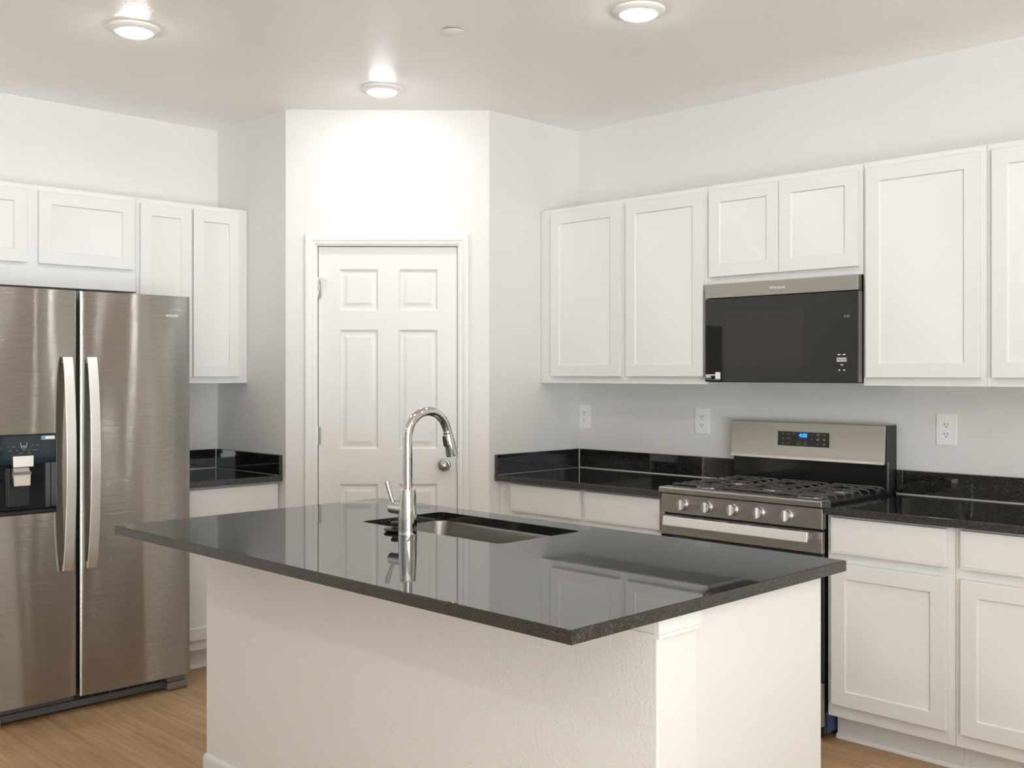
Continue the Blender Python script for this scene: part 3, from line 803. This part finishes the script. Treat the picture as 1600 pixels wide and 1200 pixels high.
for z, ln, wd in ((0.033, 0.052, 0.0052), (0.0265, 0.027, 0.0050), (0.0205, 0.032, 0.003)):
    x = 0.004
    while x < ln:
        q = random.uniform(0.005, 0.009); bar(m, x, z, min(x + q, ln + 0.002), z, wd); x += q + 0.0008
bar(m, 0.008, 0.0115, 0.080, 0.0115, 0.0009)
m.build('sticker_lettering', M['white_ink'], dr_)
MB().prism([(x, z) for x, z in rrect(0.055, 0.082, 0.0, 0.031, 0.003)], 0, 0.0007).build('sticker', M['sticker'], dr_).rotation_euler.x = PI / 2
bpy.data.objects['sticker'].location = (0, 0.0011, 0.015)

# ------------------------------------------------------------------ gas range
RY0, RW = 2.4385, 0.772
t = thing('gas_range', 'stainless freestanding gas range with five knobs and blue clock', 'range', (0.645, RY0, 0), RB)
# own x = Y - 2.4385, own y = 0.645 - X
MB().box(0.003, RW - 0.003, 0.02, 0.635, 0.03, 0.905).build('body', M['black_enamel'], t, bevel=0.002)
MB().box(RW - 0.0028, RW - 0.0012, 0.04, 0.16, 0.028, 0.135).build('protective_film', M['film'], t)['label'] = 'blue protective film on the lower side'
cp = MB(); cp.extrude([(0.0, 0.824), (0.0, 0.905), (0.02, 0.909), (0.03, 0.905), (0.03, 0.824)], 0.0, RW)
cpn = cp.build('control_panel', M['steel'], t, bevel=0.002)
lip = MB(); lip.extrude([(-0.014, 0.9115), (-0.014, 0.931), (-0.010, 0.935), (0.055, 0.935), (0.060, 0.930), (0.060, 0.910), (-0.010, 0.910)], -0.004, RW + 0.004)
lip.build('front_lip', M['steel'], t, bevel=0.0015)
ck = MB(); ck.box(-0.002, RW + 0.002, 0.060, 0.560, 0.906, 0.922)
ck.box(-0.002, RW + 0.002, 0.060, 0.560, 0.922, 0.926)
ck.build('cooktop', M['black_enamel'], t, bevel=0.003)
for i, kx in enumerate((0.117, 0.2415, 0.3675, 0.4925, 0.6195)):
    kn = MB()
    kn.lathe([(0.0001, 0.0), (0.0255, 0.0), (0.0255, 0.004), (0.0235, 0.006), (0.0225, 0.018), (0.021, 0.021), (0.0001, 0.0212)], axis=(0, -1, 0), at=(kx, 0.0, 0.8655), n=32)
    ko = kn.build('knob', M['knob_steel'], cpn)
    rot = math.radians(6)
    gp = MB(); gp.ribbon([[(kx - 0.0055, -0.020, 0.8655 - 0.0235), (kx + 0.0055, -0.020, 0.8655 - 0.0235), (kx + 0.0055, -0.020, 0.8655 + 0.0235), (kx - 0.0055, -0.020, 0.8655 + 0.0235)],
                          [(kx - 0.0045, -0.035, 0.8655 - 0.0215), (kx + 0.0045, -0.035, 0.8655 - 0.0215), (kx + 0.0045, -0.035, 0.8655 + 0.0215), (kx - 0.0045, -0.035, 0.8655 + 0.0215)]])
    gp.build('knob_grip', M['knob_steel'], ko, bevel=0.0012)
od = MB(); od.box(0.0, RW, -0.002, 0.02, 0.730, 0.814)
odo = od.build('oven_door', M['steel'], t, bevel=0.002)
MB().box(0.0, RW, 0.0, 0.02, 0.235, 0.728).build('door_glass', M['black_glass'], odo, bevel=0.002)
vt = MB()
for i in range(5): vt.box(0.10 + i * 0.12, 0.19 + i * 0.12, -0.0026, -0.0015, 0.8085, 0.8125)
vt.build('door_vent', M['black_plastic'], odo)
hd = MB()
hd.ribbon([[(0.048, -0.058, 0.776), (0.048, -0.050, 0.815), (0.048, -0.036, 0.815), (0.048, -0.044, 0.776)], [(0.735, -0.058, 0.776), (0.735, -0.050, 0.815), (0.735, -0.036, 0.815), (0.735, -0.044, 0.776)]])
hdo = hd.build('handle', M['handle_steel'], odo, bevel=0.002)
for x0 in (0.055, 0.703): MB().box(x0, x0 + 0.025, -0.041, -0.0015, 0.784, 0.806).build('handle_mount', M['side_grey'], hdo)
MB().box(0.0, RW, 0.0, 0.02, 0.06, 0.228).build('drawer', M['steel'], t, bevel=0.003)
for x in (0.05, RW - 0.05):
    for y in (0.06, 0.58): MB().cyl((x, y, 0), (x, y, 0.032), 0.018, n=14).build('foot', M['black_plastic'], t)
# burners and grates
for bx, by, r in ((0.135, 0.17, 0.045), (0.135, 0.43, 0.036), (0.386, 0.30, 0.042), (0.637, 0.17, 0.05), (0.637, 0.43, 0.034)):
    b = MB().lathe([(r + 0.012, 0.926), (r + 0.010, 0.930), (r, 0.933), (0.0001, 0.933)], at=(bx, by, 0), n=28).build('burner', M['nickel'], t)
    MB().lathe([(r * 0.8, 0.933), (r * 0.85, 0.937), (r * 0.75, 0.939), (0.0001, 0.9395)], at=(bx, by, 0), n=28).build('burner_cap', M['iron'], b)
def grate(x0, x1):
    g = MB(); y0, y1 = 0.068, 0.545
    zt, h = 0.948, 0.005
    def barx(y, xa, xb, ba=True, bb=True):        # bar along x whose ends bend down
        wd = 0.006
        s = []
        P = ([(xa, 0.930), (xa + 0.018, zt - 0.004)] if ba else [(xa, zt)]) 
        P = ([(xa, zt - 0.019), (xa + 0.004, zt - 0.006), (xa + 0.018, zt)] if ba else [(xa, zt)]) + ([(xb - 0.018, zt), (xb - 0.004, zt - 0.006), (xb, zt - 0.019)] if bb else [(xb, zt)])
        g.ribbon([[(x, y - wd / 2, z - h), (x, y + wd / 2, z - h), (x, y + wd / 2 - 0.0015, z), (x, y - wd / 2 + 0.0015, z)] for x, z in P])
    n = 8
    xm = (x0 + x1) / 2
    for i in range(n):
        y = y0 + (y1 - y0) * i / (n - 1)
        if i in (2, 5):
            barx(y, x0, xm - 0.030, True, False); barx(y, xm + 0.030, x1, False, True)
        else:
            barx(y, x0, x1)
    for x in (xm - 0.034, xm + 0.034):
        g.box(x - 0.003, x + 0.003, y0, y1, zt - h - 0.001, zt - 0.0004)
    for x in (x0 + 0.02, x1 - 0.02):
        for y in (y0 + 0.01, y1 - 0.01): g.box(x - 0.006, x + 0.006, y - 0.006, y + 0.006, 0.9255, zt - h + 0.001)
    g.build('grate', M['iron'], t, ang=30)
grate(0.010, 0.258); grate(0.262, 0.510); grate(0.514, 0.762)
# backguard
bk = MB().box(0.004, RW - 0.004, 0.560, 0.640, 0.906, 1.045).build('back_panel', M['black_enamel'], t, bevel=0.002)
bg_ = MB(); bg_.extrude([(0.536, 1.040), (0.545, 1.062), (0.553, 1.205), (0.558, 1.208), (0.60, 1.208), (0.60, 1.040)], 0.0, RW - 0.010)
bgo = bg_.build('backguard', M['steel'], t, bevel=0.001)
MB().box(RW - 0.0098, RW - 0.002, 0.552, 0.640, 0.927, 1.206).build('side_cap', M['black_plastic'], bgo, bevel=0.002)
MB().box(RW - 0.0035, RW + 0.0, 0.556, 0.562, 0.93, 1.05).build('edge_trim', M['steel'], bgo)
MB().box(RW - 0.010, RW - 0.001, 0.552, 0.638, 1.2065, 1.2095).build('cap_trim', M['steel'], bgo)
# the display lies in the slightly tilted face
tilt = math.atan2(0.008, 0.143)
X0, X1, Z0, Z1 = 2.687 - RY0, 2.943 - RY0, 1.1005, 1.165
def yb_(z): return 0.545 + (z - 1.062) / 0.143 * 0.008
m = MB(); m.ribbon([[(X0, yb_(Z0) - .0014, Z0), (X1, yb_(Z0) - .0014, Z0), (X1, yb_(Z1) - .0014, Z1), (X0, yb_(Z1) - .0014, Z1)], [(X0, yb_(Z0) + .001, Z0), (X1, yb_(Z0) + .001, Z0), (X1, yb_(Z1) + .001, Z1), (X0, yb_(Z1) + .001, Z1)]])
dpo = m.build('display', M['display'], bgo)
def tb(x0, x1, z0, z1, mm, nm, par, lift=0.0019):
    m = MB(); m.ribbon([[(x0, yb_(z0) - lift, z0), (x1, yb_(z0) - lift, z0), (x1, yb_(z1) - lift, z1), (x0, yb_(z1) - lift, z1)], [(x0, yb_(z0) - .0013, z0), (x1, yb_(z0) - .0013, z0), (x1, yb_(z1) - .0013, z1), (x0, yb_(z1) - .0013, z1)]])
    return m.build(nm, mm, par)
cxk, czk = X0 + 0.129, 1.149
tb(cxk - 0.026, cxk + 0.024, czk - 0.014, czk + 0.0135, M['clock_glow'], 'clock_window', dpo, 0.0017)
to = text('clock', '4:03', 0.0225, M['clock'], dpo, (cxk - 0.001, yb_(czk) - 0.0022, czk)); to.rotation_euler.x = -tilt
m = MB()
for fx, fz, ln, wd in ((0.10, 0.86, .009, .002), (0.215, 0.86, .009, .002), (0.33, 0.88, .006, .005), (0.105, 0.52, .012, .003), (0.22, 0.52, .017, .002), (0.10, 0.18, .014, .002), (0.21, 0.18, .010, .002),
                        (0.67, 0.83, .005, .003), (0.665, 0.56, .005, .003), (0.79, 0.86, .013, .005), (0.905, 0.86, .010, .002), (0.79, 0.52, .009, .008), (0.905, 0.52, .009, .008), (0.785, 0.18, .012, .002), (0.905, 0.20, .013, .004)):
    x = X0 + fx * (X1 - X0); z = Z0 + fz * (Z1 - Z0) * 0.97
    m = MB(); m.ribbon([[(x - ln / 2, yb_(z) - .0019, z - wd / 2), (x + ln / 2, yb_(z) - .0019, z - wd / 2), (x + ln / 2, yb_(z) - .0019, z + wd / 2), (x - ln / 2, yb_(z) - .0019, z + wd / 2)],
              [(x - ln / 2, yb_(z) - .0012, z - wd / 2), (x + ln / 2, yb_(z) - .0012, z - wd / 2), (x + ln / 2, yb_(z) - .0012, z + wd / 2), (x - ln / 2, yb_(z) - .0012, z + wd / 2)]])
    m.build('key_marking', M['grey_ink'], dpo)
for fx in (0.42, 0.545):
    x, z = X0 + fx * (X1 - X0), Z0 + 0.20 * (Z1 - Z0)
    m = MB().tube([(x + 0.0095 * math.cos(2 * PI * k / 20), yb_(z) - 0.0016, z + 0.0095 * math.sin(2 * PI * k / 20)) for k in range(21)], 0.0005, 6)
    m.box(x - 0.001, x + 0.001, yb_(z) - .0019, yb_(z) - .0013, z - 0.004, z + 0.004)
    m.build('round_key', M['grey_ink'], dpo)

# ------------------------------------------------------------------ outlets
def outlet(label, y, z):
    t = thing('wall_outlet', label, 'outlet', (0.0, y, z), RB, 'white outlets on the range wall')
    MB().box(-0.043, 0.043, -0.006, 0.0, -0.065, 0.065).build('cover_plate', M['plastic'], t, bevel=0.003)
    for dz in (-0.020, 0.020):
        r = MB().prism([(x, q) for x, q in rrect(-0.017, 0.017, -0.0145, 0.0145, 0.009)], 0, 0.0015)
        o = r.build('receptacle', M['plastic'], t); o.rotation_euler.x = PI / 2; o.location = (0, -0.0059, dz)
        s = MB(); s.box(-0.0075, -0.0050, -0.0080, -0.0074, dz - 0.002, dz + 0.008); s.box(0.0050, 0.0075, -0.0080, -0.0074, dz - 0.001, dz + 0.0075)
        s.lathe([(0.0001, 0), (0.0028, 0), (0.0028, 0.0005), (0.0001, 0.0005)], axis=(0, -1, 0), at=(0, -0.0074, dz - 0.008), n=12)
        so_ = s.build('slot', M['slot'], t)
    m = MB()
    m.lathe([(0.0001, 0.0), (0.0028, 0.0), (0.0022, 0.001), (0.0001, 0.0012)], axis=(0, -1, 0), at=(0, -0.0059, 0), n=12)
    m.build('screw', M['plastic'], t)
outlet('white outlet tucked into the corner by the pantry wall', 1.4343, 1.192)
outlet('white outlet on the wall just left of the range', 2.2062, 1.192)
outlet('white outlet on the wall right of the range', 3.4217, 1.1948)

# ------------------------------------------------------------------ ceiling lights
def lamp(label, x, y, grp):
    t = thing('ceiling_light', label, 'ceiling light', (x, y, CEIL), 0, grp)
    MB().lathe([(0.096, 0.0), (0.096, -0.006), (0.092, -0.010), (0.071, -0.0178), (0.066, -0.018), (0.064, -0.012), (0.064, -0.001)], n=48).build('trim_ring', M['plastic'], t)
    MB().lathe([(0.0655, -0.014), (0.0655, -0.0178), (0.060, -0.0225), (0.048, -0.0275), (0.028, -0.0312), (0.0001, -0.0325)], n=48).build('diffuser', M['diffuser'], t)
GL = 'disc ceiling lights'
lamp('disc ceiling light nearest the pantry door', 1.3178, 1.3288, GL)
lamp('disc ceiling light above the fridge side', 2.5306, 1.3455, GL)
lamp('disc ceiling light above the range side', 1.3147, 2.8427, GL)
for x, y in ((2.53, 2.84), (1.315, 4.34), (4.95, 1.34), (4.95, 2.9), (4.95, 4.4), (2.5, 6.2), (4.95, 6.2)):  # unseen; some inferred from shadows and reflections, the rest guessed for light
    lamp('disc ceiling light outside the view', x, y, 'disc ceiling lights outside the view')
t = thing('sprinkler_cover', 'small round white cover disc on the ceiling between the lights', 'sprinkler cover', (1.6423, 2.1871, CEIL))
MB().lathe([(0.0001, -0.0075), (0.041, -0.0075), (0.0435, -0.006), (0.0435, -0.0045), (0.0001, -0.0045)], n=40).build('cover_disc', M['plastic'], t)
MB().lathe([(0.036, 0.0), (0.036, -0.0046), (0.0001, -0.0046)], n=32).build('cup', M['slot'], t)
